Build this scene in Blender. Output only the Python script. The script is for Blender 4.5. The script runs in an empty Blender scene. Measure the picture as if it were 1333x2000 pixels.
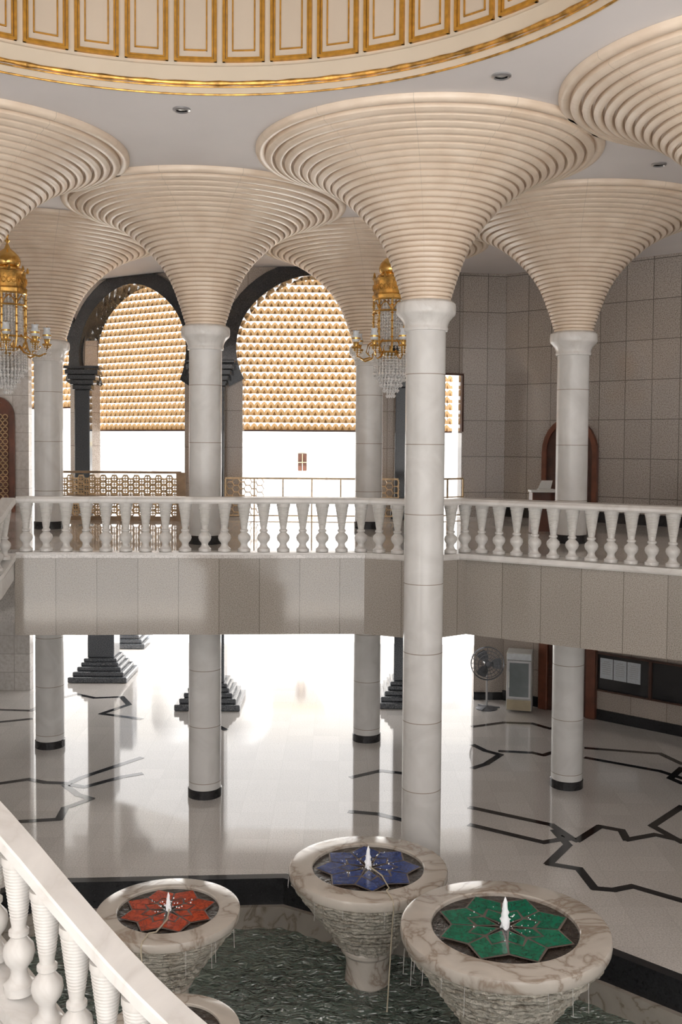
import bpy, bmesh, math, random
from math import pi, sin, cos, tan, atan2, sqrt, radians
from mathutils import Vector, Matrix, noise
from mathutils.geometry import tessellate_polygon
random.seed(4)
S = bpy.context.scene
COL = S.collection
# ------------------------------------------------------------------ camera
F = 1944.0; PITCH = radians(2.3); ROLL = 0.007; H = 6.8
CY = 864 + F*tan(PITCH)
RM = Matrix.Rotation(pi/2-PITCH,3,'X') @ Matrix.Rotation(ROLL,3,'Z')
cam = bpy.data.cameras.new('camera'); co = bpy.data.objects.new('camera', cam); COL.objects.link(co)
cam.sensor_fit='VERTICAL'; cam.sensor_height=36; cam.sensor_width=24; cam.lens=F*36/2000
cam.shift_y = -(1000-CY)/2000
cam.clip_end=500
co.matrix_world = Matrix.Translation((0,0,H)) @ RM.to_4x4()
S.camera = co
def ray(px,py): return RM @ Vector(((px-666.5)/F,(CY-py)/F,-1))
def hz(px,py,z):
    d=ray(px,py); t=(z-H)/d.z; return Vector((d.x*t,d.y*t,z))
def hy(px,py,y):
    d=ray(px,py); t=y/d.y; return Vector((d.x*t,y,H+d.z*t))
ZC=11.27; ZCAP=8.98; ZF=4.86; ZB=3.49
# ------------------------------------------------------------------ materials
def nm(name):
    m=bpy.data.materials.new(name); m.use_nodes=True
    return m,m.node_tree.nodes,m.node_tree.links,m.node_tree.nodes['Principled BSDF']
def plain(name,c,rough=.5,metal=0,emit=0,noise=.06,nscale=6,coat=0,bump=0,transl=0):
    m,n,l,b=nm(name)
    tc=n.new('ShaderNodeTexCoord'); nt=n.new('ShaderNodeTexNoise'); nt.inputs['Scale'].default_value=nscale; nt.inputs['Detail'].default_value=4
    l.new(tc.outputs['Object'],nt.inputs['Vector'])
    r=n.new('ShaderNodeValToRGB'); r.color_ramp.elements[0].position=.3; r.color_ramp.elements[1].position=.7
    r.color_ramp.elements[0].color=tuple(x*(1-noise) for x in c)+(1,); r.color_ramp.elements[1].color=tuple(min(1,x*(1+noise)) for x in c)+(1,)
    l.new(nt.outputs['Fac'],r.inputs['Fac']); l.new(r.outputs['Color'],b.inputs['Base Color'])
    b.inputs['Roughness'].default_value=rough; b.inputs['Metallic'].default_value=metal
    b.inputs['Coat Weight'].default_value=coat
    if bump:
        bp=n.new('ShaderNodeBump'); bp.inputs['Strength'].default_value=bump; bp.inputs['Distance'].default_value=.02
        l.new(nt.outputs['Fac'],bp.inputs['Height']); l.new(bp.outputs['Normal'],b.inputs['Normal'])
    if emit:
        b.inputs['Emission Color'].default_value=tuple(c)+(1,); b.inputs['Emission Strength'].default_value=emit
    if transl:
        ts=n.new('ShaderNodeBsdfTranslucent'); l.new(r.outputs['Color'],ts.inputs['Color'])
        mx=n.new('ShaderNodeMixShader'); mx.inputs[0].default_value=transl
        l.new(b.outputs[0],mx.inputs[1]); l.new(ts.outputs[0],mx.inputs[2]); l.new(mx.outputs[0],n['Material Output'].inputs['Surface'])
    return m
def granite(name,c1,c2,c3,scale=35,brick=None,axis='XZ',mortar=(.12,.11,.1),rough=.2,msize=.012,offs=0,spec=.5,off=(0,0),var=.08):
    m,n,l,b=nm(name)
    tc=n.new('ShaderNodeTexCoord')
    nt=n.new('ShaderNodeTexNoise'); nt.inputs['Scale'].default_value=scale; nt.inputs['Detail'].default_value=3; nt.inputs['Roughness'].default_value=.7
    l.new(tc.outputs['Object'],nt.inputs['Vector'])
    r=n.new('ShaderNodeValToRGB'); e=r.color_ramp.elements
    e[0].position=.36; e[0].color=c1+(1,); e[1].position=.64; e[1].color=c3+(1,)
    k=e.new(.48); k.color=c2+(1,)
    l.new(nt.outputs['Fac'],r.inputs['Fac'])
    out=r.outputs['Color']
    n2=n.new('ShaderNodeTexNoise'); n2.inputs['Scale'].default_value=.8; l.new(tc.outputs['Object'],n2.inputs['Vector'])
    mr=n.new('ShaderNodeMapRange'); mr.inputs['To Min'].default_value=1-var; mr.inputs['To Max'].default_value=1+var
    l.new(n2.outputs['Fac'],mr.inputs['Value'])
    mx=n.new('ShaderNodeMix'); mx.data_type='RGBA'; mx.blend_type='MULTIPLY'; mx.inputs['Factor'].default_value=1
    l.new(out,mx.inputs['A']); l.new(mr.outputs['Result'],mx.inputs['B']); out=mx.outputs['Result']
    if brick:
        sp=n.new('ShaderNodeSeparateXYZ'); l.new(tc.outputs['Object'],sp.inputs[0])
        cb=n.new('ShaderNodeCombineXYZ'); l.new(sp.outputs['X'],cb.inputs['X']); l.new(sp.outputs['Z' if axis=='XZ' else 'Y'],cb.inputs['Y'])
        va=n.new('ShaderNodeVectorMath'); va.operation='ADD'; va.inputs[1].default_value=(off[0]+50*brick[0],off[1]+50*brick[1],0)
        l.new(cb.outputs[0],va.inputs[0])
        bk=n.new('ShaderNodeTexBrick'); bk.offset=offs; bk.offset_frequency=2; bk.squash=1
        bk.inputs['Scale'].default_value=1; bk.inputs['Mortar Size'].default_value=msize; bk.inputs['Mortar Smooth'].default_value=.1
        bk.inputs['Brick Width'].default_value=brick[0]; bk.inputs['Row Height'].default_value=brick[1]
        bk.inputs['Color1'].default_value=(.93,.93,.93,1); bk.inputs['Color2'].default_value=(1.04,1.04,1.04,1); bk.inputs['Mortar'].default_value=(1,1,1,1)
        l.new(va.outputs[0],bk.inputs['Vector'])
        m1=n.new('ShaderNodeMix'); m1.data_type='RGBA'; m1.blend_type='MULTIPLY'; m1.inputs['Factor'].default_value=1
        l.new(out,m1.inputs['A']); l.new(bk.outputs['Color'],m1.inputs['B'])
        m2=n.new('ShaderNodeMix'); m2.data_type='RGBA'; m2.inputs['B'].default_value=mortar+(1,)
        l.new(bk.outputs['Fac'],m2.inputs['Factor']); l.new(m1.outputs['Result'],m2.inputs['A']); out=m2.outputs['Result']
    l.new(out,b.inputs['Base Color']); b.inputs['Roughness'].default_value=rough; b.inputs['Specular IOR Level'].default_value=spec
    return m
def marble_column():
    m,n,l,b=nm('column_marble')
    g=n.new('ShaderNodeNewGeometry'); sp=n.new('ShaderNodeSeparateXYZ'); l.new(g.outputs['Position'],sp.inputs[0])
    a=n.new('ShaderNodeMath'); a.operation='ADD'; a.inputs[1].default_value=-6.77+10.8; l.new(sp.outputs['Z'],a.inputs[0])
    d=n.new('ShaderNodeMath'); d.operation='DIVIDE'; d.inputs[1].default_value=1.08; l.new(a.outputs[0],d.inputs[0])
    fr=n.new('ShaderNodeMath'); fr.operation='FRACT'; l.new(d.outputs[0],fr.inputs[0])
    lt=n.new('ShaderNodeMath'); lt.operation='LESS_THAN'; lt.inputs[1].default_value=.012; l.new(fr.outputs[0],lt.inputs[0])
    fl=n.new('ShaderNodeMath'); fl.operation='FLOOR'; l.new(d.outputs[0],fl.inputs[0])
    wn=n.new('ShaderNodeTexWhiteNoise'); wn.noise_dimensions='1D'; l.new(fl.outputs[0],wn.inputs['W'])
    nt=n.new('ShaderNodeTexNoise'); nt.inputs['Scale'].default_value=1.6; nt.inputs['Detail'].default_value=8; nt.inputs['Distortion'].default_value=1.2
    l.new(g.outputs['Position'],nt.inputs['Vector'])
    r=n.new('ShaderNodeValToRGB'); r.color_ramp.elements[0].position=.3; r.color_ramp.elements[1].position=.65
    r.color_ramp.elements[0].color=(.66,.65,.63,1); r.color_ramp.elements[1].color=(.77,.765,.75,1); l.new(nt.outputs['Fac'],r.inputs['Fac'])
    mr=n.new('ShaderNodeMapRange'); mr.inputs['To Min'].default_value=.95; mr.inputs['To Max'].default_value=1.03; l.new(wn.outputs['Value'],mr.inputs['Value'])
    mx=n.new('ShaderNodeMix'); mx.data_type='RGBA'; mx.blend_type='MULTIPLY'; mx.inputs['Factor'].default_value=1
    l.new(r.outputs['Color'],mx.inputs['A']); l.new(mr.outputs['Result'],mx.inputs['B'])
    m2=n.new('ShaderNodeMix'); m2.data_type='RGBA'; m2.inputs['B'].default_value=(.36,.31,.26,1)
    l.new(lt.outputs[0],m2.inputs['Factor']); l.new(mx.outputs['Result'],m2.inputs['A']); l.new(m2.outputs['Result'],b.inputs['Base Color'])
    b.inputs['Roughness'].default_value=.2
    return m
def funnel_mat():
    m,n,l,b=nm('funnel_cream_plaster')
    tc=n.new('ShaderNodeTexCoord'); sp=n.new('ShaderNodeSeparateXYZ'); l.new(tc.outputs['Object'],sp.inputs[0])
    at=n.new('ShaderNodeMath'); at.operation='ARCTAN2'; l.new(sp.outputs['Y'],at.inputs[0]); l.new(sp.outputs['X'],at.inputs[1])
    mu=n.new('ShaderNodeMath'); mu.operation='MULTIPLY'; mu.inputs[1].default_value=12/(2*pi); l.new(at.outputs[0],mu.inputs[0])
    ad=n.new('ShaderNodeMath'); ad.operation='ADD'; ad.inputs[1].default_value=20.3; l.new(mu.outputs[0],ad.inputs[0])
    fr=n.new('ShaderNodeMath'); fr.operation='FRACT'; l.new(ad.outputs[0],fr.inputs[0])
    lt=n.new('ShaderNodeMath'); lt.operation='LESS_THAN'; lt.inputs[1].default_value=.006; l.new(fr.outputs[0],lt.inputs[0])
    nt=n.new('ShaderNodeTexNoise'); nt.inputs['Scale'].default_value=2.5; nt.inputs['Detail'].default_value=5; l.new(tc.outputs['Object'],nt.inputs['Vector'])
    r=n.new('ShaderNodeValToRGB'); r.color_ramp.elements[0].position=.3; r.color_ramp.elements[1].position=.7
    r.color_ramp.elements[0].color=(.72,.585,.455,1); r.color_ramp.elements[1].color=(.82,.695,.565,1); l.new(nt.outputs['Fac'],r.inputs['Fac'])
    g=n.new('ShaderNodeNewGeometry'); cr=n.new('ShaderNodeValToRGB'); cr.color_ramp.elements[0].position=.42; cr.color_ramp.elements[0].color=(.88,.83,.78,1); cr.color_ramp.elements[1].position=.52; cr.color_ramp.elements[1].color=(1,1,1,1)  # groove shade between the rings is put into the plaster colour
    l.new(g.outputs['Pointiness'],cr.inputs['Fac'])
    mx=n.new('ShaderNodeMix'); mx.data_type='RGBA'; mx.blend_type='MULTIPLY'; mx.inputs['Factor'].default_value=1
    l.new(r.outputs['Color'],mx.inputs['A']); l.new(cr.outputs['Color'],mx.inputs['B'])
    m2=n.new('ShaderNodeMix'); m2.data_type='RGBA'; m2.inputs['B'].default_value=(.57,.48,.38,1)
    l.new(lt.outputs[0],m2.inputs['Factor']); l.new(mx.outputs['Result'],m2.inputs['A']); l.new(m2.outputs['Result'],b.inputs['Base Color'])
    b.inputs['Roughness'].default_value=.36
    return m
def veined(name,c,vein,scale=2.2,rough=.15,th=.06,bump=0,bscale=14,detail=7,crev_shade=False):
    m,n,l,b=nm(name)
    tc=n.new('ShaderNodeTexCoord'); nt=n.new('ShaderNodeTexNoise'); nt.inputs['Scale'].default_value=scale; nt.inputs['Detail'].default_value=detail; nt.inputs['Distortion'].default_value=1.5
    l.new(tc.outputs['Object'],nt.inputs['Vector'])
    s=n.new('ShaderNodeMath'); s.operation='SUBTRACT'; s.inputs[1].default_value=.5; l.new(nt.outputs['Fac'],s.inputs[0])
    a=n.new('ShaderNodeMath'); a.operation='ABSOLUTE'; l.new(s.outputs[0],a.inputs[0])
    r=n.new('ShaderNodeValToRGB'); e=r.color_ramp.elements; e[0].position=0; e[0].color=vein+(1,); e[1].position=th; e[1].color=c+(1,)
    k=e.new(th*.35); k.color=tuple((x+y)/2 for x,y in zip(c,vein))+(1,); k2=e.new(.2); k2.color=tuple(min(1,x*1.12) for x in c)+(1,)
    l.new(a.outputs[0],r.inputs['Fac']); out=r.outputs['Color']
    if crev_shade:
        g=n.new('ShaderNodeNewGeometry'); cr=n.new('ShaderNodeValToRGB'); cr.color_ramp.elements[0].position=.41; cr.color_ramp.elements[0].color=(.16,.14,.11,1); cr.color_ramp.elements[1].position=.53; cr.color_ramp.elements[1].color=(1.0,1.0,1.0,1)  # shade in the crevices painted into the base colour by pointiness
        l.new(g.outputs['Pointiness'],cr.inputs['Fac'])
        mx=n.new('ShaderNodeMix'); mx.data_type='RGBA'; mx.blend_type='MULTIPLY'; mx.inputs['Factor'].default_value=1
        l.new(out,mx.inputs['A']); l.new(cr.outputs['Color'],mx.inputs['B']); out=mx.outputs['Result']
    l.new(out,b.inputs['Base Color']); b.inputs['Roughness'].default_value=rough
    if bump:
        n3=n.new('ShaderNodeTexNoise'); n3.inputs['Scale'].default_value=bscale; n3.inputs['Detail'].default_value=5; l.new(tc.outputs['Object'],n3.inputs['Vector'])
        bp=n.new('ShaderNodeBump'); bp.inputs['Strength'].default_value=bump; bp.inputs['Distance'].default_value=.05
        l.new(n3.outputs['Fac'],bp.inputs['Height']); l.new(bp.outputs['Normal'],b.inputs['Normal'])
    return m
def water_mat():
    m,n,l,b=nm('pool_water')
    tc=n.new('ShaderNodeTexCoord')
    n2=n.new('ShaderNodeTexNoise'); n2.inputs['Scale'].default_value=.5; n2.inputs['Detail'].default_value=1; l.new(tc.outputs['Object'],n2.inputs['Vector'])
    r=n.new('ShaderNodeValToRGB'); r.color_ramp.elements[0].color=(.06,.09,.075,1); r.color_ramp.elements[1].color=(.13,.19,.155,1)
    r.color_ramp.elements[0].position=.25; r.color_ramp.elements[1].position=.75
    l.new(n2.outputs['Fac'],r.inputs['Fac']); l.new(r.outputs['Color'],b.inputs['Base Color'])
    mp=n.new('ShaderNodeMapping'); mp.inputs['Scale'].default_value=(1,1.9,1); l.new(tc.outputs['Object'],mp.inputs[0])
    n3=n.new('ShaderNodeTexNoise'); n3.inputs['Scale'].default_value=7; n3.inputs['Detail'].default_value=1.5; n3.inputs['Distortion'].default_value=.8; l.new(mp.outputs[0],n3.inputs['Vector'])
    bp=n.new('ShaderNodeBump'); bp.inputs['Strength'].default_value=1; bp.inputs['Distance'].default_value=.12
    l.new(n3.outputs['Fac'],bp.inputs['Height']); l.new(bp.outputs['Normal'],b.inputs['Normal'])
    b.inputs['Roughness'].default_value=.03; b.inputs['IOR'].default_value=2.4
    return m
M={}
M['col']=marble_column()
M['white']=veined('white_marble',(.74,.725,.70),(.68,.66,.63),1.2,.25,.05)
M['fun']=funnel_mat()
M['black']=plain('black_polished_stone',(.018,.018,.02),.08,noise=.3,nscale=30)
M['dgran']=granite('dark_blue_granite',(.035,.04,.05),(.095,.105,.122),(.20,.215,.235),50,rough=.1)
M['darch']=granite('black_arch_granite',(.012,.013,.016),(.028,.031,.036),(.06,.065,.072),60,rough=.08)
M['beam']=granite('beam_granite',(.21,.185,.158),(.355,.32,.28),(.475,.435,.39),66,(.69,4),mortar=(.17,.148,.125),msize=.006,rough=.08,off=(0,2),spec=.7)
M['wallg']=granite('wall_granite',(.20,.17,.148),(.39,.345,.31),(.54,.49,.445),38,(.68,.95),mortar=(.13,.112,.098),msize=.009,rough=.06,off=(0,.2),spec=1.0)
M['pier']=granite('pier_granite',(.25,.205,.17),(.44,.38,.33),(.60,.53,.47),50,(.9,.95),mortar=(.22,.18,.15),msize=.008,rough=.15)
M['floor']=granite('floor_granite',(.49,.465,.44),(.66,.63,.60),(.77,.74,.71),42,(.6,.6),'XY',mortar=(.58,.555,.525),msize=.005,rough=.06,spec=.8,var=.05)
M['ext']=plain('exterior_paving',(.88,.87,.85),.6)
M['extw']=plain('exterior_plaster',(.44,.435,.43),.8,noise=.03)
M['exta']=plain('exterior_grey_painted_shade',(.33,.33,.335),.8,noise=.03)  # grey of the small domes; on facade arches it paints recess shade
M['ceil']=plain('ceiling_plaster',(.78,.74,.73),.7,noise=.03,nscale=.7)
M['cream']=plain('dome_cream_paint',(.68,.585,.46),.5,noise=.04,nscale=1)
M['creamp']=plain('dome_panel_paint',(.62,.525,.42),.5,noise=.04,nscale=1)
M['gold']=plain('gold_leaf',(.56,.28,.045),.4,.3,noise=.2,nscale=12)
M['goldo']=plain('gold_ornament',(.62,.34,.08),.35,.6,noise=.6,nscale=7,bump=.8)
M['brass']=plain('polished_brass',(.80,.50,.16),.2,1,noise=.1)
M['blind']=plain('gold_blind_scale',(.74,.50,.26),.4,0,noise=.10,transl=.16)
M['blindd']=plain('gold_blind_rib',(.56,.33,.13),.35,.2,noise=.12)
M['wood']=plain('red_brown_wood',(.16,.055,.03),.3,noise=.3,nscale=3)
M['woodd']=plain('dark_wood',(.07,.03,.02),.3,noise=.3,nscale=4)
M['water']=water_mat()
M['rim']=veined('veined_basin_marble',(.60,.555,.495),(.37,.30,.24),1.1,.12,.045,detail=5)
M['pwall']=veined('pool_wall_marble',(.34,.31,.27),(.2,.165,.13),1.3,.2,.03)
M['rough']=veined('rough_basin_stone',(.56,.525,.455),(.40,.35,.28),2.2,.4,.05,bump=1,bscale=22,crev_shade=True)
M['bdark']=veined('basin_dark_bed',(.03,.022,.018),(.07,.05,.04),6,.05,.05,bump=.35)
M['lead']=plain('grey_leading',(.20,.165,.145),.2)
M['foam']=plain('white_water_foam',(.92,.93,.95),.3,noise=.03,emit=.25)  # emission makes the foam glow slightly; there is no lamp in it
M['hose']=plain('cream_hose',(.62,.55,.42),.4)
M['crys']=plain('crystal',(.92,.90,.88),.1,0,noise=.25,nscale=30,coat=1)
M['shade']=plain('glass_shade',(.72,.76,.80),.1,0,noise=.12)
M['metal']=plain('grey_metal',(.45,.45,.46),.3,.8)
M['dmetal']=plain('dark_grey_metal',(.16,.165,.18),.35,.5)
M['wmetal']=plain('white_enamel',(.66,.66,.64),.35)
M['paper']=plain('paper',(.62,.66,.70),.8,noise=.1,nscale=20)
M['dglass']=plain('dark_glass',(.02,.02,.022),.04)
M['bglass']=plain('fridge_glass',(.20,.23,.24),.06)
M['tan']=plain('tan_plastic',(.50,.43,.30),.4)
M['bronze']=plain('bronze_lattice',(.74,.55,.33),.35,.2,noise=.2)
M['bronzed']=plain('brown_bronze_frame',(.34,.23,.14),.4,.3,noise=.2)
M['tilew']=granite('pale_tile',(.6,.57,.54),(.68,.65,.62),(.74,.72,.7),10,(.5,.5),mortar=(.45,.42,.4),msize=.008,rough=.15)
M['lens']=plain('lamp_glass',(.5,.48,.45),.2,.3)
# ------------------------------------------------------------------ mesh builder
class MB:
    def __init__(s): s.v=[]; s.f=[]; s.m=[]
    def add(s,v,f,mi=0):
        o=len(s.v); s.v+= [tuple(x) for x in v]; s.f+=[tuple(i+o for i in q) for q in f]; s.m+=[mi]*len(f)
    def box(s,c,d,rz=0):
        x,y,z=[k/2 for k in d]; P=[]
        for a,b,e in [(-x,-y,-z),(x,-y,-z),(x,y,-z),(-x,y,-z),(-x,-y,z),(x,-y,z),(x,y,z),(-x,y,z)]:
            P.append((c[0]+a*cos(rz)-b*sin(rz),c[1]+a*sin(rz)+b*cos(rz),c[2]+e))
        s.add(P,[(0,3,2,1),(4,5,6,7),(0,1,5,4),(1,2,6,5),(2,3,7,6),(3,0,4,7)])
    def lathe(s,prof,n=32,c=(0,0,0),ph=0,fn=None,caps=True):
        P=[];Q=[]
        for k,(r,z) in enumerate(prof):
            for i in range(n):
                a=ph+2*pi*i/n; rr,zz=(r,z) if fn is None else fn(r,z,a,k)
                P.append((c[0]+rr*cos(a),c[1]+rr*sin(a),c[2]+zz))
        for k in range(len(prof)-1):
            for i in range(n):
                j=(i+1)%n; Q.append((k*n+i,k*n+j,(k+1)*n+j,(k+1)*n+i))
        if caps:
            if prof[0][0]>1e-4: Q.append(tuple(range(n-1,-1,-1)))
            if prof[-1][0]>1e-4: Q.append(tuple((len(prof)-1)*n+i for i in range(n)))
        s.add(P,Q)
    def tube(s,pts,r,n=8,closed=False):
        pts=[Vector(p) for p in pts]; m=len(pts); P=[];Q=[]
        for k,p in enumerate(pts):
            a=pts[(k-1)%m] if (closed or k>0) else p; b=pts[(k+1)%m] if (closed or k<m-1) else p
            t=(b-a).normalized(); up=Vector((0,0,1)) if abs(t.z)<.95 else Vector((1,0,0))
            u=t.cross(up).normalized(); w=u.cross(t); rr=r[k] if isinstance(r,(list,tuple)) else r
            for i in range(n):
                q=2*pi*i/n; P.append(p+u*cos(q)*rr+w*sin(q)*rr)
        for k in range(m if closed else m-1):
            for i in range(n):
                j=(i+1)%n; k2=(k+1)%m; Q.append((k*n+i,k*n+j,k2*n+j,k2*n+i))
        if not closed: Q.append(tuple(range(n-1,-1,-1))); Q.append(tuple((m-1)*n+i for i in range(n)))
        s.add(P,Q)
    def prism(s,pts,z0,z1):
        n=len(pts); P=[(a,b,z0) for a,b in pts]+[(a,b,z1) for a,b in pts]
        T=tessellate_polygon([[Vector((a,b,0)) for a,b in pts]])
        Q=[(i,(i+1)%n,(i+1)%n+n,i+n) for i in range(n)]
        Q+=[(t[0],t[1],t[2]) for t in T]+[(t[2]+n,t[1]+n,t[0]+n) for t in T]
        s.add(P,Q)
    def prismy(s,pts,y0,y1):
        n=len(pts); P=[(a,y0,b) for a,b in pts]+[(a,y1,b) for a,b in pts]
        T=tessellate_polygon([[Vector((a,b,0)) for a,b in pts]])
        Q=[(i,(i+1)%n,(i+1)%n+n,i+n) for i in range(n)]
        Q+=[(t[0],t[1],t[2]) for t in T]+[(t[2]+n,t[1]+n,t[0]+n) for t in T]
        s.add(P,Q)
    def sweep(s,path,sec,up=True):
        P=[];Q=[];m=len(path);n=len(sec)
        for k,p in enumerate(path):
            a=path[max(k-1,0)]; b=path[min(k+1,m-1)]; t=(b-a); t.z=0; t.normalize(); sd=Vector((t.y,-t.x,0))
            if 0<k<m-1:
                t1=(p-a);t1.z=0;t1.normalize(); c=max(.5,t1.dot(t)); 
            else: c=1
            for (x,z) in sec: P.append(p+sd*(x/c)+Vector((0,0,z)))
        for k in range(m-1):
            for i in range(n):
                j=(i+1)%n; Q.append((k*n+i,k*n+j,(k+1)*n+j,(k+1)*n+i))
        Q.append(tuple(range(n-1,-1,-1))); Q.append(tuple((m-1)*n+i for i in range(n)))
        s.add(P,Q)
    def obj(s,name,mat,parent=None,smooth=False,mw=None,ang=35,bevel=0,recalc=True,mat2=None):
        me=bpy.data.meshes.new(name); me.from_pydata(s.v,[],s.f)
        me.materials.append(mat)
        if mat2: me.materials.append(mat2); me.polygons.foreach_set('material_index',s.m)
        if recalc:
            bmm=bmesh.new(); bmm.from_mesh(me); bmesh.ops.recalc_face_normals(bmm,faces=bmm.faces); bmm.to_mesh(me); bmm.free()
        if smooth:
            me.polygons.foreach_set('use_smooth',[True]*len(me.polygons)); me.set_sharp_from_angle(angle=radians(ang))
        o=bpy.data.objects.new(name,me); COL.objects.link(o)
        if bevel:
            md=o.modifiers.new('b','BEVEL'); md.width=bevel; md.segments=2; md.limit_method='ANGLE'
        if parent: o.parent=parent
        if mw is not None: o.matrix_world=mw
        return o
def tag(o,label,cat=None,group=None,kind=None):
    o['label']=label
    if cat: o['category']=cat
    if group: o['group']=group
    if kind: o['kind']=kind
    return o
def empty(name,loc=(0,0,0),rz=0):
    e=bpy.data.objects.new(name,None); COL.objects.link(e); e.location=loc; e.rotation_euler=(0,0,rz); e.empty_display_size=.1
    return e
def child(name,mesh,parent,loc=(0,0,0),rz=0,sc=None):
    o=bpy.data.objects.new(name,mesh); COL.objects.link(o); o.parent=parent; o.location=loc; o.rotation_euler=(0,0,rz)
    if sc: o.scale=sc
    return o
def wallmat(p0,p1):
    d=Vector((p1[0]-p0[0],p1[1]-p0[1],0)); L=d.length
    return Matrix.Translation((p0[0],p0[1],0)) @ Matrix.Rotation(atan2(d.y,d.x),4,'Z'), L
def whit(px,py,p0,p1):
    d=ray(px,py); ex=p1[0]-p0[0]; ey=p1[1]-p0[1]; L=sqrt(ex*ex+ey*ey); ex/=L; ey/=L
    det=d.x*(-ey)+ex*d.y; t=(p0[0]*(-ey)+ex*p0[1])/det
    u=(t*d.x-p0[0])*ex+(t*d.y-p0[1])*ey
    return u,H+t*d.z
# ------------------------------------------------------------------ column positions
def cb(px,py):
    p=hz(px,py,0); return (p.x,p.y+.31)
cA=cb(90,1465); cB=cb(396,1563); cC=cb(717,1452); cE=cb(1114,1545)
pD=hy(830,900,15.5); cD=(pD.x,15.5)
pF=hy(-92,290,15.4); cF=(pF.x,15.4)
cG=(5.35,12.45)
# funnel profile
ctrl=[(.36,0),(.405,.15),(.46,.33),(.56,.62),(.65,.83),(.76,1.02),(.91,1.22),(1.11,1.43),(1.30,1.60),(1.50,1.745),(1.74,1.88),(1.98,1.99),(2.20,2.075),(2.40,2.145),(2.53,2.19)]
HF=ZC-ZCAP
def along(s):
    for (a,b) in zip(ctrl,ctrl[1:]):
        L=sqrt((b[0]-a[0])**2+(b[1]-a[1])**2)
        if s<=L: t=s/L; return (a[0]+(b[0]-a[0])*t,a[1]+(b[1]-a[1])*t)
        s-=L
    return ctrl[-1]
TOT=sum(sqrt((b[0]-a[0])**2+(b[1]-a[1])**2) for a,b in zip(ctrl,ctrl[1:]))
ss=[0]
while ss[-1]<TOT-.1:
    ss.append(ss[-1]+.064+.10*(ss[-1]/TOT)**1.15)
ss=[x*TOT/ss[-1] for x in ss]
prof=[]
shape=[(0,-.30),(.0,.08),(.02,.16),(.10,.21),(.40,.20),(.68,.15),(.74,.07),(.76,-.20),(.84,-.30)]
for a,b in zip(ss,ss[1:]):
    p=along(a); q=along(b); dr=q[0]-p[0]; dz=q[1]-p[1]; L=sqrt(dr*dr+dz*dz); nx,nz=dz/L,-dr/L
    for t,am in shape:
        am*=L*.95
        prof.append((p[0]+dr*t+nx*am,p[1]+dz*t+nz*am))
prof+=[(2.54,2.19),(2.59,2.19),(2.63,2.21),(2.645,2.24),(2.645,HF-.003)]
fb=MB(); fb.lathe(prof,112,caps=False)
cp=[(.315,-.46),(.335,-.455),(.345,-.42),(.335,-.39),(.34,-.36),(.365,-.30),(.41,-.245),(.445,-.215),(.46,-.18),(.462,-.08),(.455,-.04),(.43,-.015),(.40,0),(.34,.01)]
cpm=MB(); cpm.lathe(cp,64,fn=lambda r,z,a,k:(r*(1-.02*max(0,(r-.35)/.11)*(.5-.5*cos(8*a))),z))
shU=MB(); shU.lathe([(.308,.16),(.308,ZCAP-.45-ZF)],48)
baU=MB(); baU.lathe([(.325,0),(.325,.15),(.31,.165)],48)
shL=MB(); shL.lathe([(.308,.16),(.308,ZB)],48)
shD=MB(); shD.lathe([(.308,.16),(.308,ZCAP-.45)],48)
upm={}
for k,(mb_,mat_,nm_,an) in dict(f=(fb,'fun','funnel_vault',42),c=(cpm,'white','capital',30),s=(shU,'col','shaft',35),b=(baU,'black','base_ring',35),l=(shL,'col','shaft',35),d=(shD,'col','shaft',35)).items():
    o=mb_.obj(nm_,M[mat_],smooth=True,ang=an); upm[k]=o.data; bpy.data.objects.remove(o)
def upcol(loc,full=False,grp='marble columns with ribbed funnel capitals',label='white marble column rising into a cream ribbed funnel below the ceiling'):
    z=0 if full else ZF
    e=empty('column',(loc[0],loc[1],z)); tag(e,label,'column',grp)
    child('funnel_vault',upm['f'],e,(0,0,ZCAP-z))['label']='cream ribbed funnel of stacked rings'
    child('capital',upm['c'],e,(0,0,ZCAP-z))
    child('shaft',upm['d'] if full else upm['s'],e)
    child('base_ring',upm['b'],e)['label']='black stone base ring'
    return e
for c in (cA,cB,cC,cE): upcol(c)
upcol(cD,True,label='tall white marble column beside the fountain, rising into ribbed funnel')
upcol(cF,True); upcol(cG,True)
for c in (cA,cB,cC,cE):
    e=empty('column',(c[0],c[1],0)); tag(e,'white marble ground-floor column with black base ring on granite floor','column','ground floor marble columns')
    child('shaft',upm['l'],e); child('base_ring',upm['b'],e)
# ------------------------------------------------------------------ ceiling + dome
def circ(a,b,c):
    ax,ay,bx,by,cx,cy=a.x,a.y,b.x,b.y,c.x,c.y
    d=2*(ax*(by-cy)+bx*(cy-ay)+cx*(ay-by))
    ux=((ax*ax+ay*ay)*(by-cy)+(bx*bx+by*by)*(cy-ay)+(cx*cx+cy*cy)*(ay-by))/d
    uy=((ax*ax+ay*ay)*(cx-bx)+(bx*bx+by*by)*(ax-cx)+(cx*cx+cy*cy)*(bx-ax))/d
    return ux,uy,sqrt((ax-ux)**2+(ay-uy)**2)
dx,dy,DR=circ(hz(0,136,ZC),hz(500,181,ZC),hz(1190,5,ZC))
N=128; mb=MB(); V=[];Fc=[]
for i in range(N):
    a=2*pi*i/N; c,s_=cos(a),sin(a)
    V.append((dx+DR*c,dy+DR*s_,ZC))
    tx=((14-dx)/c if c>0 else (-13-dx)/c) if abs(c)>1e-6 else 1e9
    ty=((29.5-dy)/s_ if s_>0 else (-8-dy)/s_) if abs(s_)>1e-6 else 1e9
    t=min(tx,ty); V.append((dx+t*c,dy+t*s_,ZC))
for i in range(N):
    j=(i+1)%N; Fc.append((2*i,2*i+1,2*j+1,2*j))
V2=[(x,y,z+.3) for x,y,z in V]; o=len(V)
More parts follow.
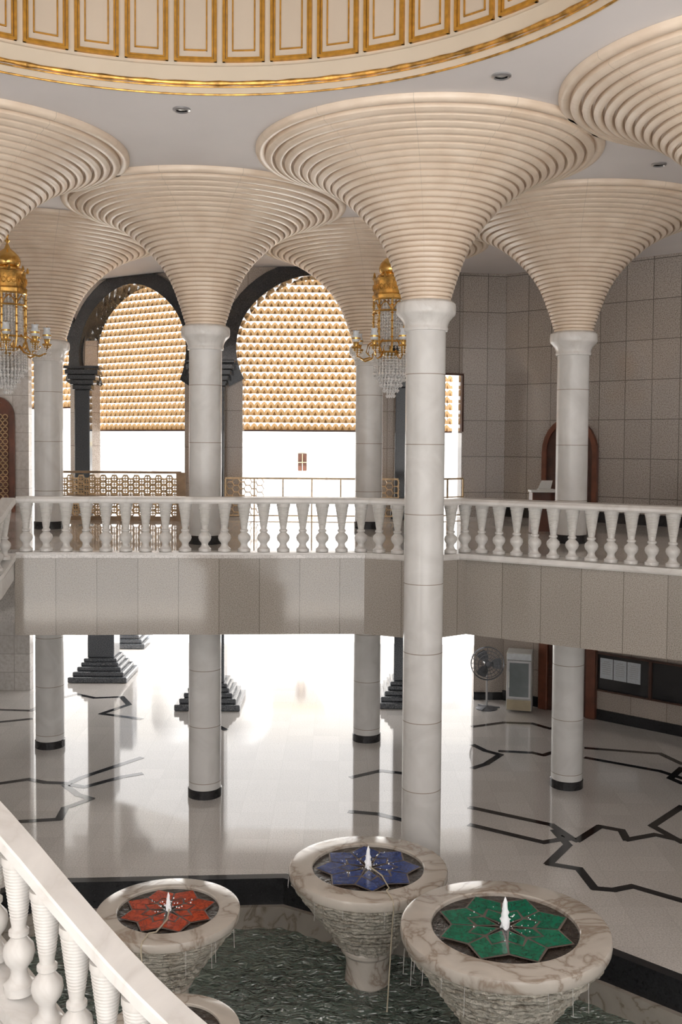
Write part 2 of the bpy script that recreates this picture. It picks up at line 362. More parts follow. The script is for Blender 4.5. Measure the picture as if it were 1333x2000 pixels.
mb.add(V+V2,Fc+[tuple(k+o for k in q) for q in Fc])
tag(mb.obj('ceiling',M['ceil']),'flat pale grey plaster ceiling with round dome opening',kind='structure')
mb=MB(); mb.lathe([(DR+.02,ZC-.03),(DR-.03,ZC-.03),(DR-.03,ZC+.06),(DR-.06,ZC+.1),(DR-.06,ZC+.31),(DR,ZC+.33),(DR,ZC+4.0)]+[(DR*cos(t),ZC+4+DR*.9*sin(t)) for t in [k*pi/24 for k in range(1,12)]]+[(0.02,ZC+4+DR*.9)],N,(dx,dy,0),caps=False)
tag(mb.obj('ceiling',M['cream'],smooth=True,ang=30),'cream painted dome drum above the hall',kind='structure')
mb=MB()
for (r,z,t) in ((DR-.02,ZC-.03,.014),(DR-.065,ZC+.10,.028),(DR-.06,ZC+.055,.010)):
    mb.tube([(dx+r*cos(2*pi*i/160),dy+r*sin(2*pi*i/160),z+(0)) for i in range(160)],[t*(1+.25*sin(i*2.4)) if t>.02 else t for i in range(160)],8,True)
tag(mb.obj('trim_1',M['goldo'],smooth=True),'gilded moulding around the dome opening',kind='structure')
NP=48; gf=MB(); pf=MB()
def cbar(mb,a0,a1,z0,z1,r0,r1,seg=3):
    P=[];Q=[]
    for k in range(seg+1):
        a=a0+(a1-a0)*k/seg
        for r,z in ((r0,z0),(r1,z0),(r1,z1),(r0,z1)): P.append((dx+r*cos(a),dy+r*sin(a),z))
    for k in range(seg):
        for i in range(4):
            j=(i+1)%4; Q.append((k*4+i,k*4+j,(k+1)*4+j,(k+1)*4+i))
    Q+=[(3,2,1,0),tuple(seg*4+i for i in range(4))]; mb.add(P,Q)
def frame(mb,a,hw,b,z0,z1,r0,r1):
    ab=b/DR; ha=hw/DR
    cbar(mb,a-ha,a+ha,z0,z0+b,r0,r1); cbar(mb,a-ha,a+ha,z1-b,z1,r0,r1)
    cbar(mb,a-ha,a-ha+ab,z0,z1,r0,r1,1); cbar(mb,a+ha-ab,a+ha,z0,z1,r0,r1,1)
zb=ZC+.38
for i in range(NP):
    a=pi/2+2*pi*(i+.5)/NP
    frame(gf,a,.272,.034,zb,zb+2.9,DR-.045,DR)
    frame(gf,a,.230,.022,zb+.042,zb+2.87,DR-.028,DR)
    frame(gf,a,.15,.016,zb+.14,zb+2.76,DR-.03,DR)
    ha=.225/DR; cbar(pf,a-ha,a+ha,zb+.04,zb+2.86,DR-.01,DR+.01)
tag(gf.obj('trim_2',M['gold']),'gilded rectangular panel frames around the dome drum',kind='structure')
tag(pf.obj('trim_3',M['creamp']),'recessed cream panels of the dome drum',kind='structure')
for (px,py) in ((355,213),(980,147),(1288,320)):
    p=hz(px,py,ZC); e=empty('downlight',(p.x,p.y,ZC)); tag(e,'small round recessed downlight in the plaster ceiling','ceiling light','recessed ceiling downlights')
    m1=MB(); m1.lathe([(.075,0),(.12,0),(.12,-.02),(.09,-.035),(.075,-.02)],24,caps=False); m1.obj('bezel',M['metal'],e,True)
    m1=MB(); m1.lathe([(.075,-.004),(.03,-.014),(.001,-.016)],24,caps=False); m1.obj('lens',M['lens'],e,True)
# ------------------------------------------------------------------ floors
pe=[hz(60,1722,0),hz(120,1717,0),hz(560,1708,0)]
q1=hz(1195,1852,0); q2=hz(1333,1905,0)
dd=Vector((q2.x-q1.x,q2.y-q1.y)).normalized()
pool=[(-7.6,12.2),(-5.0,pe[0].y-.15),(pe[1].x,pe[1].y),(pe[2].x,pe[2].y),(.55,14.6),(2.05,14.5),(q1.x,q1.y),(q2.x,q2.y),(q2.x+dd.x*1.2,q2.y+dd.y*1.2),(6.0,9.0),(6.0,5),(3,1),(-5,1),(-8,5)]
outer=[(-13,-8),(14,-8),(14,30),(-13,30)]
mb=MB()
T=tessellate_polygon([[Vector((a,b,0)) for a,b in outer],[Vector((a,b,0)) for a,b in pool]])
allp=outer+pool
mb.add([(a,b,0) for a,b in allp],[tuple(t) for t in T])
fo=mb.obj('floor',M['floor']); tag(fo,'polished speckled pale granite floor with reflections',kind='structure')
mb=MB(); mb.box((0,55,-.06),(120,50,.1)); tag(mb.obj('ground',M['ext']),'sunlit pale paving outside the entrance','paving',kind='structure')
e=empty('fountain_pool',(0,9,-.9)); tag(e,'sunken pool with black stone curb and rippling green water','pool')
def L0(pts): return [(a,b-9) for a,b in pts]
def inset(pts,d):
    out=[]; n=len(pts)
    for i in range(n):
        p=Vector(pts[i]); a=Vector(pts[i-1]); b=Vector(pts[(i+1)%n])
        e1=(p-a).normalized(); e2=(b-p).normalized(); n1=Vector((e1.y,-e1.x)); n2=Vector((e2.y,-e2.x)); m_=(n1+n2).normalized()
        out.append(tuple(p+m_*d/max(.4,m_.dot(n1))))
    return out
def ringwall(mb,po,pi_,z0,z1):
    n=len(po); P=[(a,b,z1) for a,b in po]+[(a,b,z1) for a,b in pi_]+[(a,b,z0) for a,b in pi_]+[(a,b,z0) for a,b in po]; Q=[]
    for i in range(n):
        j=(i+1)%n; Q+=[(i,j,n+j,n+i),(n+i,n+j,2*n+j,2*n+i),(3*n+i,3*n+j,j,i),(2*n+i,2*n+j,3*n+j,3*n+i)]
    mb.add(P,Q)
pl=L0(pool)
mb=MB(); ringwall(mb,pl,inset(pl,.16),.50,.915); mb.obj('curb',M['black'],e)
mb=MB(); ringwall(mb,inset(pl,.02),inset(pl,.24),-.1,.50); mb.obj('pool_wall',M['pwall'],e)
ip=inset(pl,.2)
def inside(x,y,P):
    r=False; n=len(P)
    for i in range(n):
        x1,y1=P[i]; x2,y2=P[(i+1)%n]
        if (y1>y)!=(y2>y) and x<(x2-x1)*(y-y1)/(y2-y1)+x1: r=not r
    return r
basc=[(.38,13.9),(-2.2,12.6),(2.0,11.9)]
st=.036; idx={}; V=[];Fc=[]
nx0=int(-7/st); nx1=int(6.1/st); ny0=int(0/st); ny1=int(6.8/st)
def wz(x,y):
    v=Vector((x*3.0,y*5.6,0)); h=.030*noise.noise(v)+.016*noise.noise(v*1.9+Vector((5,2,1)))
    for bx,by in basc:
        r=sqrt((x-bx)**2+(y+9-by)**2); h+=.008*sin(r*22)*math.exp(-max(0,r-.8)*.5)
    return .16+h
ins={}
for i in range(nx0,nx1+1):
    for j in range(ny0,ny1+1): ins[i,j]=inside(i*st,j*st,pl)
for i in range(nx0,nx1):
    for j in range(ny0,ny1):
        if any(ins[a,b] for a,b in ((i,j),(i+1,j),(i+1,j+1),(i,j+1))):
            q=[]
            for a,b in ((i,j),(i+1,j),(i+1,j+1),(i,j+1)):
                if (a,b) not in idx: idx[a,b]=len(V); V.append((a*st,b*st,wz(a*st,b*st)))
                q.append(idx[a,b])
            Fc.append(tuple(q))
mb=MB(); mb.add(V,Fc); mb.obj('water_surface',M['water'],e,True,ang=180,recalc=False)
mb=MB(); mb.prism(ip,-.1,.10); mb.obj('pool_bed',M['water'],e)
ZW=-.74
bal=[hz(30,1240,ZB),hz(712,1238,ZB),hz(830,1249,ZB),hz(910,1238,ZB),hz(1333,1290,ZB)]
bal=[(p.x,p.y) for p in bal]
d_=Vector((bal[4][0]-bal[3][0],bal[4][1]-bal[3][1])).normalized()
bal[4]=(bal[3][0]+d_.x*6.2,bal[3][1]+d_.y*6.2)
P1=(-7.3,28.3); P2=(-3.32,25.7); P3=(1.85,25.7); Q3=(hy(903,800,26.3).x,26.3); W1=(hy(987,800,26.5).x,26.5); W2=(hy(1333,800,23.3).x,23.3)
d2=Vector((W2[0]-W1[0],W2[1]-W1[1])).normalized(); W3=(W1[0]+d2.x*8.5,W1[1]+d2.y*8.5)
slab=[(-10.9,17.6),(bal[0][0]-.1,17.6),bal[0]]+bal[1:4]+[bal[4],(bal[4][0]+4,bal[4][1]),(13,16),W3,W1,Q3,(P3[0],P3[1]+.5),(P2[0],P2[1]+.5),(P1[0],P1[1]+.5),(-10.9,31)]
mb=MB(); mb.prism(slab,ZB+.05,ZF); so=mb.obj('floor',M['floor']); tag(so,'polished granite floor slab of the upper gallery',kind='structure')
for i in range(4):
    a,b=bal[i],bal[i+1]; mw,L=wallmat(a,b); mb=MB(); mb.prismy([(-.0,ZB),(L,ZB),(L,ZF-.06),(0,ZF-.06)],-.03,.28)
    tag(mb.obj('trim_%d'%(4+i),M['beam'],mw=mw),'speckled granite panels facing the gallery edge',kind='structure')
# ------------------------------------------------------------------ balusters
bp=[(.095,0),(.095,.05),(.08,.06),(.06,.085),(.05,.12),(.055,.15),(.085,.19),(.098,.235),(.09,.28),(.06,.315),(.045,.335),(.062,.35),(.062,.375),(.045,.39),(.046,.41),(.052,.44)]
k=.45
while k<.76:
    r=.050+(k-.44)*.135; bp+=[(r,k),(r+.004,k+.008),(r,k+.016)]; k+=.02
bp+=[(.097,.775),(.102,.785),(.102,.83)]
def mkbal(sc):
    bm_=MB(); bm_.lathe([(r*sc,z) for r,z in bp],20); tmp=bm_.obj('baluster',M['white'],smooth=True,ang=40); d=tmp.data; bpy.data.objects.remove(tmp); return d
BAL=mkbal(1.15); BALF=mkbal(.96)
railsec=[(-.13,0),(-.15,.03),(-.15,.07),(-.12,.11),(.12,.11),(.15,.07),(.15,.03),(.13,0)]
railsf=[(-.08,.0),(-.095,.012),(-.095,.082),(-.085,.095),(.085,.095),(.095,.082),(.095,.012),(.08,.0)]
plsec=[(-.15,-.06),(-.16,-.03),(-.15,.04),(.15,.04),(.16,-.03),(.15,-.06)]
def balustrade(pts,zb,spacing,label,grp,first=.1,mesh=None,sec=None):
    e=empty('balustrade',(pts[0].x,pts[0].y,zb)); tag(e,label,'balustrade',grp)
    o=Vector((pts[0].x,pts[0].y,zb)); loc=[Vector((p.x,p.y,p.z))-o for p in pts]
    m1=MB(); m1.sweep([p+Vector((0,0,.875)) for p in loc],sec or railsec); m1.obj('handrail',M['white'],e,True,ang=30)
    m1=MB(); m1.sweep(loc,plsec); m1.obj('plinth',M['white'],e)
    seg=[]; tot=0
    for a,b in zip(loc,loc[1:]):
        L=Vector((b.x-a.x,b.y-a.y)).length; seg.append((tot,L,a,b)); tot+=L
    s=first
    while s<tot-.05:
        for (t0,L,a,b) in seg:
            if t0<=s<t0+L:
                p=a.lerp(b,(s-t0)/L); child('baluster',mesh or BAL,e,(p.x,p.y,p.z+.045)); break
        s+=spacing
    return e
back=[Vector((a,b+.16,ZF)) for a,b in bal]
balustrade(back[:3],ZF,.338,'white marble balustrade along the gallery edge, long straight run','gallery balustrades',.14)
balustrade(back[2:],ZF,.325,'white marble balustrade along the angled gallery edge','gallery balustrades',.25)
fs=[Vector((back[0].x-.12,back[0].y-.12,ZF-.02)),Vector((-5.72,16.45,ZF-.30)),Vector((-5.88,16.15,ZF-.55)),Vector((-6.4,16.0,ZF-.95)),Vector((-8.0,16.0,ZF-1.95))]
balustrade(fs,ZF-.0,.24,'white marble stair balustrade descending from the gallery','stair balustrades',.14)
mb=MB(); mb.sweep([p+Vector((-.02,0,-.06)) for p in fs],[(-.14,-.32),(-.14,0),(.14,0),(.14,-.32)])
e=empty('staircase',(fs[0].x,fs[0].y,0)); tag(e,'white marble staircase descending beside the gallery','staircase')
o=mb.obj('stringer',M['white']); o.parent=e; o.location=(-fs[0].x,-fs[0].y,0)
for i in range(10):
    x=-6.25-.3*i; z=ZF-.6-.18*i
    mb=MB(); mb.box((x-fs[0].x,16.8-fs[0].y,z),(.34,1.1,.17)); mb.obj('tread',M['white'],e)
# ------------------------------------------------------------------ foreground stair
cen=[(-130,1462,6.25),(-60,1530,6.05),(0,1595,5.9),(60,1664,5.76),(120,1736,5.64),(180,1806,5.52),(235,1868,5.41),(290,1925,5.31),(345,1978,5.21),(410,2034,5.1),(490,2094,4.98)]
fpts=[]
for px,py,d in cen:
    p=hy(px,py,d); fpts.append(Vector((p.x,p.y,p.z-.975)))
balustrade(fpts,fpts[0].z,.235,'white marble stair balustrade curving down over the pool','stair balustrades',.1,BALF,railsf)
e=empty('staircase',(fpts[0].x,fpts[0].y,0)); tag(e,'curved white marble staircase descending beside the fountain pool','staircase')
mb=MB(); mb.sweep([p+Vector((0,0,-.06)) for p in fpts],[(-.15,-3.1),(-.15,0),(.15,0),(.15,-3.1)])
o=mb.obj('stringer',M['white'],e); o.location=(-fpts[0].x,-fpts[0].y,0)
for i in range(9):
    p=fpts[i].lerp(fpts[i+1],.5)
    mb=MB(); mb.box((p.x-.35-fpts[0].x,p.y-1.0-fpts[0].y,p.z-.2),(.34,1.5,.16),.5); mb.obj('tread',M['white'],e)
# ------------------------------------------------------------------ arcade walls
def archpts(uc,a,zc=9.2,k=1.12,n=32,ext=0):
    ar=a*k; t0=-math.acos(1/k); out=[]
    vs=min(1,1.76/ar)
    for i in range(n+1):
        t=t0+(pi-2*t0)*i/n
        pr=1+.05*max(0,sin(t))**10
        out.append((uc+(ar+ext)*cos(t),min(ZC-.02,zc+(ar*vs+ext)*sin(t)*pr)))
    return out
trn=[30]
def arcade(i,p0,p1,u0,u1,zc=9.2):
    mw,L=wallmat(p0,p1); uc=(u0+u1)/2; a=(u1-u0)/2
    ap=archpts(uc,a,zc)
    zs=ap[0][1]
    poly=[(0,ZC),(0,ZF),(u0,ZF),(u0,zs)]+ap[::-1][1:-1]+[(u1,zs),(u1,ZF),(L,ZF),(L,ZC)]
    mb=MB(); mb.prismy(poly,0,.5); tag(mb.obj('wall_%s'%i,M['pier'],mw=mw),'granite clad arcade wall with a horseshoe arch opening',kind='structure')
    inn=archpts(uc,a-.05,zc); out=archpts(uc,a-.05,zc,ext=.42)
    P=[];Q=[];n=len(inn)
    for (a1,b1),(a2,b2) in zip(inn,out): P+=[(a1,-.14,b1),(a2,-.14,b2),(a2,.56,b2),(a1,.56,b1)]
    for k in range(n-1):
        for j in range(4):
            j2=(j+1)%4; Q.append((4*k+j,4*k+j2,4*k+4+j2,4*k+4+j))
    Q+=[(3,2,1,0),tuple(4*(n-1)+j for j in range(4))]
    trn[0]+=1
    mb=MB(); mb.add(P,Q); tag(mb.obj('trim_%d'%trn[0],M['darch'],mw=mw,smooth=True,ang=30),'polished black granite horseshoe arch surround',kind='structure')
    return mw,L
def blind(mw,u0,u1,z0,z1,label,cov=1.0):
    e=empty('window_blind'); e.matrix_world=mw@Matrix.Translation(((u0+u1)/2,.70,z0)); tag(e,label,'blind','gold scale blinds in the arches')
    w=u1-u0; h=z1-z0; sw=.18; rh=.19; mb=MB(); rows=int(h/rh)+1; cols=int(w/sw)+2
    for r in range(rows):
        z=r*rh
        b0=.088*cov; tp=.176*min(1.02,cov)
        mb.add([(-w/2,-.05,z),(w/2,-.05,z),(w/2,-.03,z+b0),(-w/2,-.03,z+b0)],[(0,1,2,3)],0)
        for c in range(cols):
            x=-w/2+(c+(.5 if r%2 else 0))*sw
            if x<-w/2+.05 or x>w/2-.05: continue
            hw=sw*.49; k=.70 if cov<1.1 else .82
            P=[(x-hw,-.03,z+b0),(x+hw,-.03,z+b0),(x+hw*k,-.015,z+b0+(tp-b0)*.5),(x+hw*.25,0,z+tp*.95),(x,0,z+tp),(x-hw*.25,0,z+tp*.95),(x-hw*k,-.015,z+b0+(tp-b0)*.5)]
            mb.add(P,[(0,1,2,6),(2,3,5,6),(3,4,5)],0)
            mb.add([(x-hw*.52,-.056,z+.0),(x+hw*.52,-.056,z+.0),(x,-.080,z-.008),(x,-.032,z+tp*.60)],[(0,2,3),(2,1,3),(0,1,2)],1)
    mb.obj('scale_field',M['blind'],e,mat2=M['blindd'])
    mb=MB()
    mb.box((0,0,-.02),(w,.05,.05))
    for c in range(-2,3): mb.box((c*w/5,.05,h/2),(.012,.012,h))
    mb.obj('bottom_bar',M['woodd'],e)
    return e
ua1,_=whit(170,800,P1,P2); ub1,_=whit(361,800,P1,P2)
mwa,La=arcade('northwest',P1,P2,ua1,ub1)
u0,_=whit(474,800,P2,P3); u1,_=whit(742,800,P2,P3)
mwb,Lb=arcade('north',P2,P3,u0,u1)
PL=(-10.6,30.6)
mwc,Lc=arcade('west',PL,P1,.6,Vector((P1[0]-PL[0],P1[1]-PL[1])).length-.6,9.2)
blind(mwa,ua1-.45,ub1+.35,7.12,11.25,'gold scale blind hanging in the angled arch, backlit',1.25)
blind(mwb,u0-.3,u1+.3,7.12,11.25,'gold scale blind hanging in the wide central arch, backlit')
blind(mwc,.4,Lc-.8,7.8,11.2,'gold scale blind hanging in the narrow far arch',1.2)
mwd,Ld=wallmat(P3,Q3)
mb=MB(); mb.prismy([(.0,ZF),(.5,ZF),(.5,8.62),(Ld,8.62),(Ld,ZC),(0,ZC)],0,.4); tag(mb.obj('wall_northeast',M['wallg'],mw=mwd),'granite wall panel above a narrow opening',kind='structure')
blind(mwd,.5,Ld+.1,7.12,8.50,'gold scale blind in the narrow opening beside granite wall')
mb=MB(); mb.box((Ld-.45,-.03,8.6),(.9,.1,.05)); mb.box((Ld-.02,-.03,7.85),(.05,.1,1.5)); tag(mb.obj('trim_8',M['woodd'],mw=mwd),'dark frame around the narrow blind',kind='structure')
def pilaster(px,y0,w,z0=ZF,z1=8.2):
    p=hy(px,800,y0); e=empty('pilaster',(p.x,p.y,z0)); tag(e,'dark polished granite pilaster with stepped capital between arches','pilaster','dark granite pilasters')
    h=z1-z0
    m1=MB(); m1.box((0,0,h/2),(w,.3,h)); m1.obj('shaft',M['darch'],e,bevel=.02)
    m1=MB()
    for k in range(4): m1.box((0,-.0,h+.07+.14*k),(w+.10+.13*k,.34+.05*k,.14))
    m1.box((0,0,h+.62),(w+.56,.52,.08)); m1.obj('capital',M['darch'],e,bevel=.02)
    m1=MB(); m1.box((0,0,.2),(w+.2,.4,.4)); m1.obj('base',M['darch'],e,bevel=.02)
pilaster(163,27.7,.42); pilaster(412,25.4,.70); pilaster(795,25.4,.6)
def pier(px,py,w,hgt=ZB):
    p=hz(px,py,0); e=empty('pier',(p.x,p.y+.85,0)); tag(e,'dark granite entrance pier with stepped square base','pier','dark granite entrance piers')
    m1=MB(); m1.box((0,0,.62+(hgt-.62)/2),(w,w,hgt-.62)); m1.obj('shaft',M['dgran'],e,bevel=.03)
    m1=MB(); 
    for k,(s,z0,z1) in enumerate(((1.66,0,.16),(1.44,.16,.29),(1.24,.29,.41),(1.06,.41,.52),(.94,.52,.62))): m1.box((0,0,(z0+z1)/2),(s,s,z1-z0))
    m1.obj('stepped_base',M['dgran'],e,bevel=.03)
pier(189,1335,.76); pier(404,1390,.76); pier(800,1386,.76); pier(232,1268,.7)
def wallseg(name,p0,p1,z0,z1,mat,label,th=.35):
    mw,L=wallmat(p0,p1); mb=MB(); mb.prismy([(0,z0),(L,z0),(L,z1),(0,z1)],0,th); tag(mb.obj(name,M[mat],mw=mw),label,kind='structure'); return mw,L
wallseg('wall_east',Q3,W1,ZF,ZC,'wallg','polished brown granite wall of the gallery')
mwE,LE=wallseg('wall_east',W1,W3,ZF,ZC,'wallg','polished brown granite wall of the gallery')
lq=hy(926,1300,26.2)
wallseg('wall_east',(lq.x,26.2),(W1[0],26.2),0,ZB+.05,'pier','speckled granite wall under the gallery')
W1l=(W1[0],26.2); mwL,LL=wallseg('wall_east',W1l,(W3[0],W3[1]-.3),0,ZB+.05,'pier','speckled granite wall under the gallery')
for (mw,L,z,n) in ((mwE,LE,ZF,'baseboard_east'),(mwL,LL,0,'baseboard_east')):
    mb=MB(); mb.box((L/2,-.02,z+.13),(L,.04,.26)); tag(mb.obj(n,M['black'],mw=mw),'black polished skirting along granite wall',kind='structure')
mb=MB(); mb.box((lq.x+.65,26.18,.1),(1.3,.04,.2)); tag(mb.obj('baseboard_east',M['black']),'black polished skirting along granite wall',kind='structure')
wallseg('wall_east',(W3[0],W3[1]),(13.5,-8),0,ZC,'tilew','pale tiled side wall')
wallseg('wall_west',(-11,-8),(-11,30.5),0,ZC,'tilew','pale tiled side wall')
wl0=hy(-120,850,26.8); wl1=hy(56,850,26.8)
mwW,LW=wallseg('wall_west',(wl0.x,26.8),(wl1.x,26.8),0,ZC,'tilew','pale tiled wall beside the arcade',.3)
def archpoly(w,h,n=14,pt=1.15):
    r=w/2; return [(-r,0),(r,0)]+[(r*cos(pi*i/n),h-r*pt+r*pt*sin(pi*i/n)) for i in range(n+1)]
def archdoor(mw,u,z,w,h,name,label,leafm='wood',carve=False):
    e=empty(name); e.matrix_world=mw@Matrix.Translation((u,-.02,z)); tag(e,label,'door')
    m1=MB(); o_=archpoly(w,h); i_=archpoly(w-.26,h-.13); n=len(o_)
    P=[(a,-.1,b) for a,b in o_]+[(a,-.1,b) for a,b in i_]+[(a,0,b) for a,b in i_]+[(a,0,b) for a,b in o_]; Q=[]
    for k in range(1,n):
        j=(k+1)%n; Q+=[(k,j,n+j,n+k),(n+k,n+j,2*n+j,2*n+k),(3*n+k,3*n+j,j,k)]
    m1.add(P,Q); m1.obj('frame',M['wood'],e)
    for sx in (-1,1):
        m1=MB(); ww=w/2-.14; hh=h-.14
        pts=[(p[0],p[1]) for p in archpoly(w-.26,h-.14) if p[0]*sx>=-1e-6]
        pts=[(0,0)]+[p for p in pts if abs(p[0])>1e-6]+[(0,hh)] if sx>0 else [(0,hh)]+[p for p in pts if abs(p[0])>1e-6 and p[1]>0]+[(-(w-.26)/2,0),(0,0)]
        m1.prismy(pts,-.05,-.01)
        for k in range(4):
            zz=.12+k*(hh-.9)/4; hb=(hh-.9)/4-.1
            m1.box((sx*ww/2,-.06,zz+hb/2),(ww*.7,.03,hb))
        m1.obj('door_leaf',M[leafm],e)
        if carve:
            m1=MB()
            for q in range(16):
                for s2 in (-.5,.5):
                    cx=sx*(ww/2+s2*ww*.42); cz=.25+q*.165
                    if cz<hh-.25: m1.tube([(cx+.066*cos(j*pi/4),-.085,cz+.066*sin(j*pi/4)) for j in range(8)],.015,4,True)
            m1.obj('carved_tracery',M['bronze'],e)
        m1=MB(); m1.box((sx*.06,-.1,h*.4),(.025,.05,.3)); m1.obj('handle',M['brass'],e)
    return e
uL,_=whit(-4,900,(wl0.x,26.8),(wl1.x,26.8))
archdoor(mwW,uL,ZF,.95,3.1,'carved_door','carved reddish wooden arched door in pale tiled wall','wood',True)
ua,_=whit(1063,900,W1,W3); ub,zt=whit(1172,815,W1,W3)
archdoor(mwE,(ua+ub)/2,ZF,ub-ua,zt-ZF,'arched_door','dark reddish wooden arched door behind marble column','woodd')
ua,_=whit(1058,1300,W1l,(W3[0],W3[1]-.3)); ub,_=whit(1168,1300,W1l,(W3[0],W3[1]-.3))
e=empty('wooden_door'); e.matrix_world=mwL@Matrix.Translation(((ua+ub)/2,-.02,0)); tag(e,'reddish wooden door and frame in granite wall below gallery','door')
w=ub-ua; m1=MB(); m1.box((-w/2+.12,-.06,1.6),(.26,.14,3.2)); m1.box((w/2-.12,-.06,1.6),(.26,.14,3.2)); m1.box((0,-.06,3.1),(w,.14,.25)); m1.obj('frame',M['wood'],e,bevel=.02)
for sx in(-1,1):
    m1=MB(); m1.box((sx*(w/4-.06),-.02,1.48),(w/2-.14,.06,2.96)); 
    for k in range(3): m1.box((sx*(w/4-.06),-.06,.5+k*.95),(w/2-.4,.04,.75))
    m1.obj('door_leaf',M['woodd'],e,bevel=.01)
LLp=(W3[0],W3[1]-.3)
ua,za=whit(1180,1275,W1l,LLp); _,zb_=whit(1180,1347,W1l,LLp)
for k in range(3):
    e=empty('notice_board'); e.matrix_world=mwL@Matrix.Translation((ua+.56+k*1.40,-.03,zb_)); tag(e,'dark glass notice case holding white papers' if k==0 else 'dark glass notice case on granite wall','notice board','glass notice cases')
    hh=za-zb_; m1=MB()
    for a in (-.68,.68): m1.box((a,-.05,hh/2),(.035,.1,hh+.04))
    for a in (0,hh): m1.box((0,-.05,a),(1.38,.1,.04))
    m1.obj('frame',M['woodd'],e)
    m1=MB(); m1.box((0,-.02,hh/2),(1.33,.03,hh)); m1.obj('glass_panel',M['dglass'],e)
    if k==0:
        for j in range(3):
            m1=MB(); m1.box((-.44+.355*j,-.045,hh*.60),(.335,.01,.50)); 
            m1.obj('notice_paper',M['paper'],e)
            m1=MB()
            for q in range(7): m1.box((-.44+.355*j,-.052,hh*.60+.17-.05*q),(.22 if q else .14,.004,.012))
            m1.obj('printed_lines',M['metal'],e)
# ------------------------------------------------------------------ gallery metal railing & screen
def railing(p0,p1,z,n,label,lat=True):
    mw,L=wallmat(p0,p1); e=empty('metal_railing'); e.matrix_world=mw@Matrix.Translation((0,.0,z)); tag(e,label,'railing','bronze railings in the arches')
    m1=MB()
    for zz in (1.02,.55,.08): m1.box((L/2,0,zz),(L,.03,.03 if zz<1 else .045))
    m1.obj('rails',M['bronze'],e)
    for k in range(n+1):
        m1=MB(); m1.box((L*k/n,0,.5),(.035,.035,1.0)); m1.obj('post',M['bronze'],e)
    if lat:
        for (x0,x1) in ((.0,.95),(L-.95,L)):
            m1=MB(); x=x0+.12; q=0
            while x<x1:
                for zz in (.2,.37,.54,.71,.88):
                    m1.tube([(x+.1*cos(a*pi/3),0,zz+(.085 if q%2 else 0)-.04+.1*sin(a*pi/3)) for a in range(6)],.014,5,True)
                x+=.15; q+=1
            m1.obj('lattice_panel',M['bronze'],e)
railing((P2[0]+.4,P2[1]-.6),(P3[0]-.4,P3[1]-.6),ZF,6,'slim bronze railing with lattice ends in front of arch')
railing((P3[0]+.45,P3[1]-.5),(Q3[0],Q3[1]-.4),ZF,2,'short slim bronze railing beside granite wall',False)
s0=hy(118,930,24.3); s1=hy(346,930,24.3)
e=empty('screen_partition',(s0.x,24.3,ZF)); tag(e,'bronze openwork lattice screen with brown frame','screen')
w=s1.x-s0.x; zt=hy(200,922,24.3).z-ZF
m1=MB(); m1.box((w/2,0,zt),(w+.2,.12,.055)); m1.box((w/2,0,.05),(w+.2,.12,.1)); m1.box((0,0,zt/2),(.06,.1,zt)); m1.box((w+.1,0,zt/2),(.22,.16,zt)); m1.box((w/2,-.01,zt*.5),(w,.07,.05)); m1.obj('frame',M['bronzed'],e)
m1=MB(); x=.10; q=0
while x<w-.03:
    for r in range(7):
        zz=.17+r*.155+(.078 if q%2 else 0)
        if zz<zt-.08:
            m1.tube([(x+.080*cos(a*pi/3),-.0,zz+.080*sin(a*pi/3)) for a in range(6)],.026,5,True)
            m1.tube([(x-.075,0,zz),(x+.075,0,zz)],.014,4)
            m1.tube([(x,0,zz-.07),(x,0,zz+.07)],.014,4)
    x+=.135; q+=1
m1.obj('ring_lattice',M['bronze'],e)
p=hy(1062,975,21.5)
e=empty('reception_desk',(p.x,21.5,ZF)); tag(e,'small reception desk behind the balustrade','desk')
m1=MB(); m1.box((0,0,.92),(.6,.4,.05)); m1.obj('desk_top',M['wmetal'],e,bevel=.01)
m1=MB(); m1.box((0,.15,.46),(.54,.03,.86)); m1.box((-.26,0,.46),(.03,.38,.88)); m1.box((.26,0,.46),(.03,.38,.88)); m1.obj('desk_body',M['wood'],e)
e=empty('laptop',(p.x+.05,21.5,ZF+.945)); tag(e,'open white laptop on the reception desk','laptop')
m1=MB(); m1.box((0,0,.01),(.34,.25,.02)); m1.obj('keyboard_base',M['wmetal'],e)
m1=MB(); m1.prismy([(-.15,.02),(.13,.02),(.17,.20),(-.07,.20)],.11,.125); m1.obj('screen_lid',M['wmetal'],e)
# ------------------------------------------------------------------ fan
p=hz(952,1386,0); e=empty('pedestal_fan',(p.x,p.y+.1,0)); tag(e,'large dark grey pedestal fan standing beside the fridge','fan')
ZFN=1.18
m1=MB(); m1.lathe([(.28,0),(.28,.02),(.1,.05),(.03,.08)],24); 
for a in range(3): m1.tube([(0,0,.05),(.34*cos(a*2.1),.34*sin(a*2.1),.03)],.02)
m1.obj('base',M['dmetal'],e,True)
m1=MB(); m1.tube([(0,0,.05),(0,0,ZFN)],.025,10); m1.obj('pole',M['metal'],e,True)
m1=MB(); 
for r,y in ((.42,-.1),(.42,-.02),(.34,-.15),(.25,-.17),(.16,-.18),(.08,-.18)): m1.tube([(r*cos(2*pi*i/32),y,ZFN+r*sin(2*pi*i/32)) for i in range(32)],.010,5,True)
for a in range(20):
    t=2*pi*a/20; m1.tube([(.06*cos(t),-.18,ZFN+.06*sin(t)),(.3*cos(t),-.165,ZFN+.3*sin(t)),(.42*cos(t),-.1,ZFN+.42*sin(t)),(.42*cos(t),-.02,ZFN+.42*sin(t)),(.1*cos(t),.02,ZFN+.1*sin(t))],.005,4)
m1.obj('cage',M['dmetal'],e)
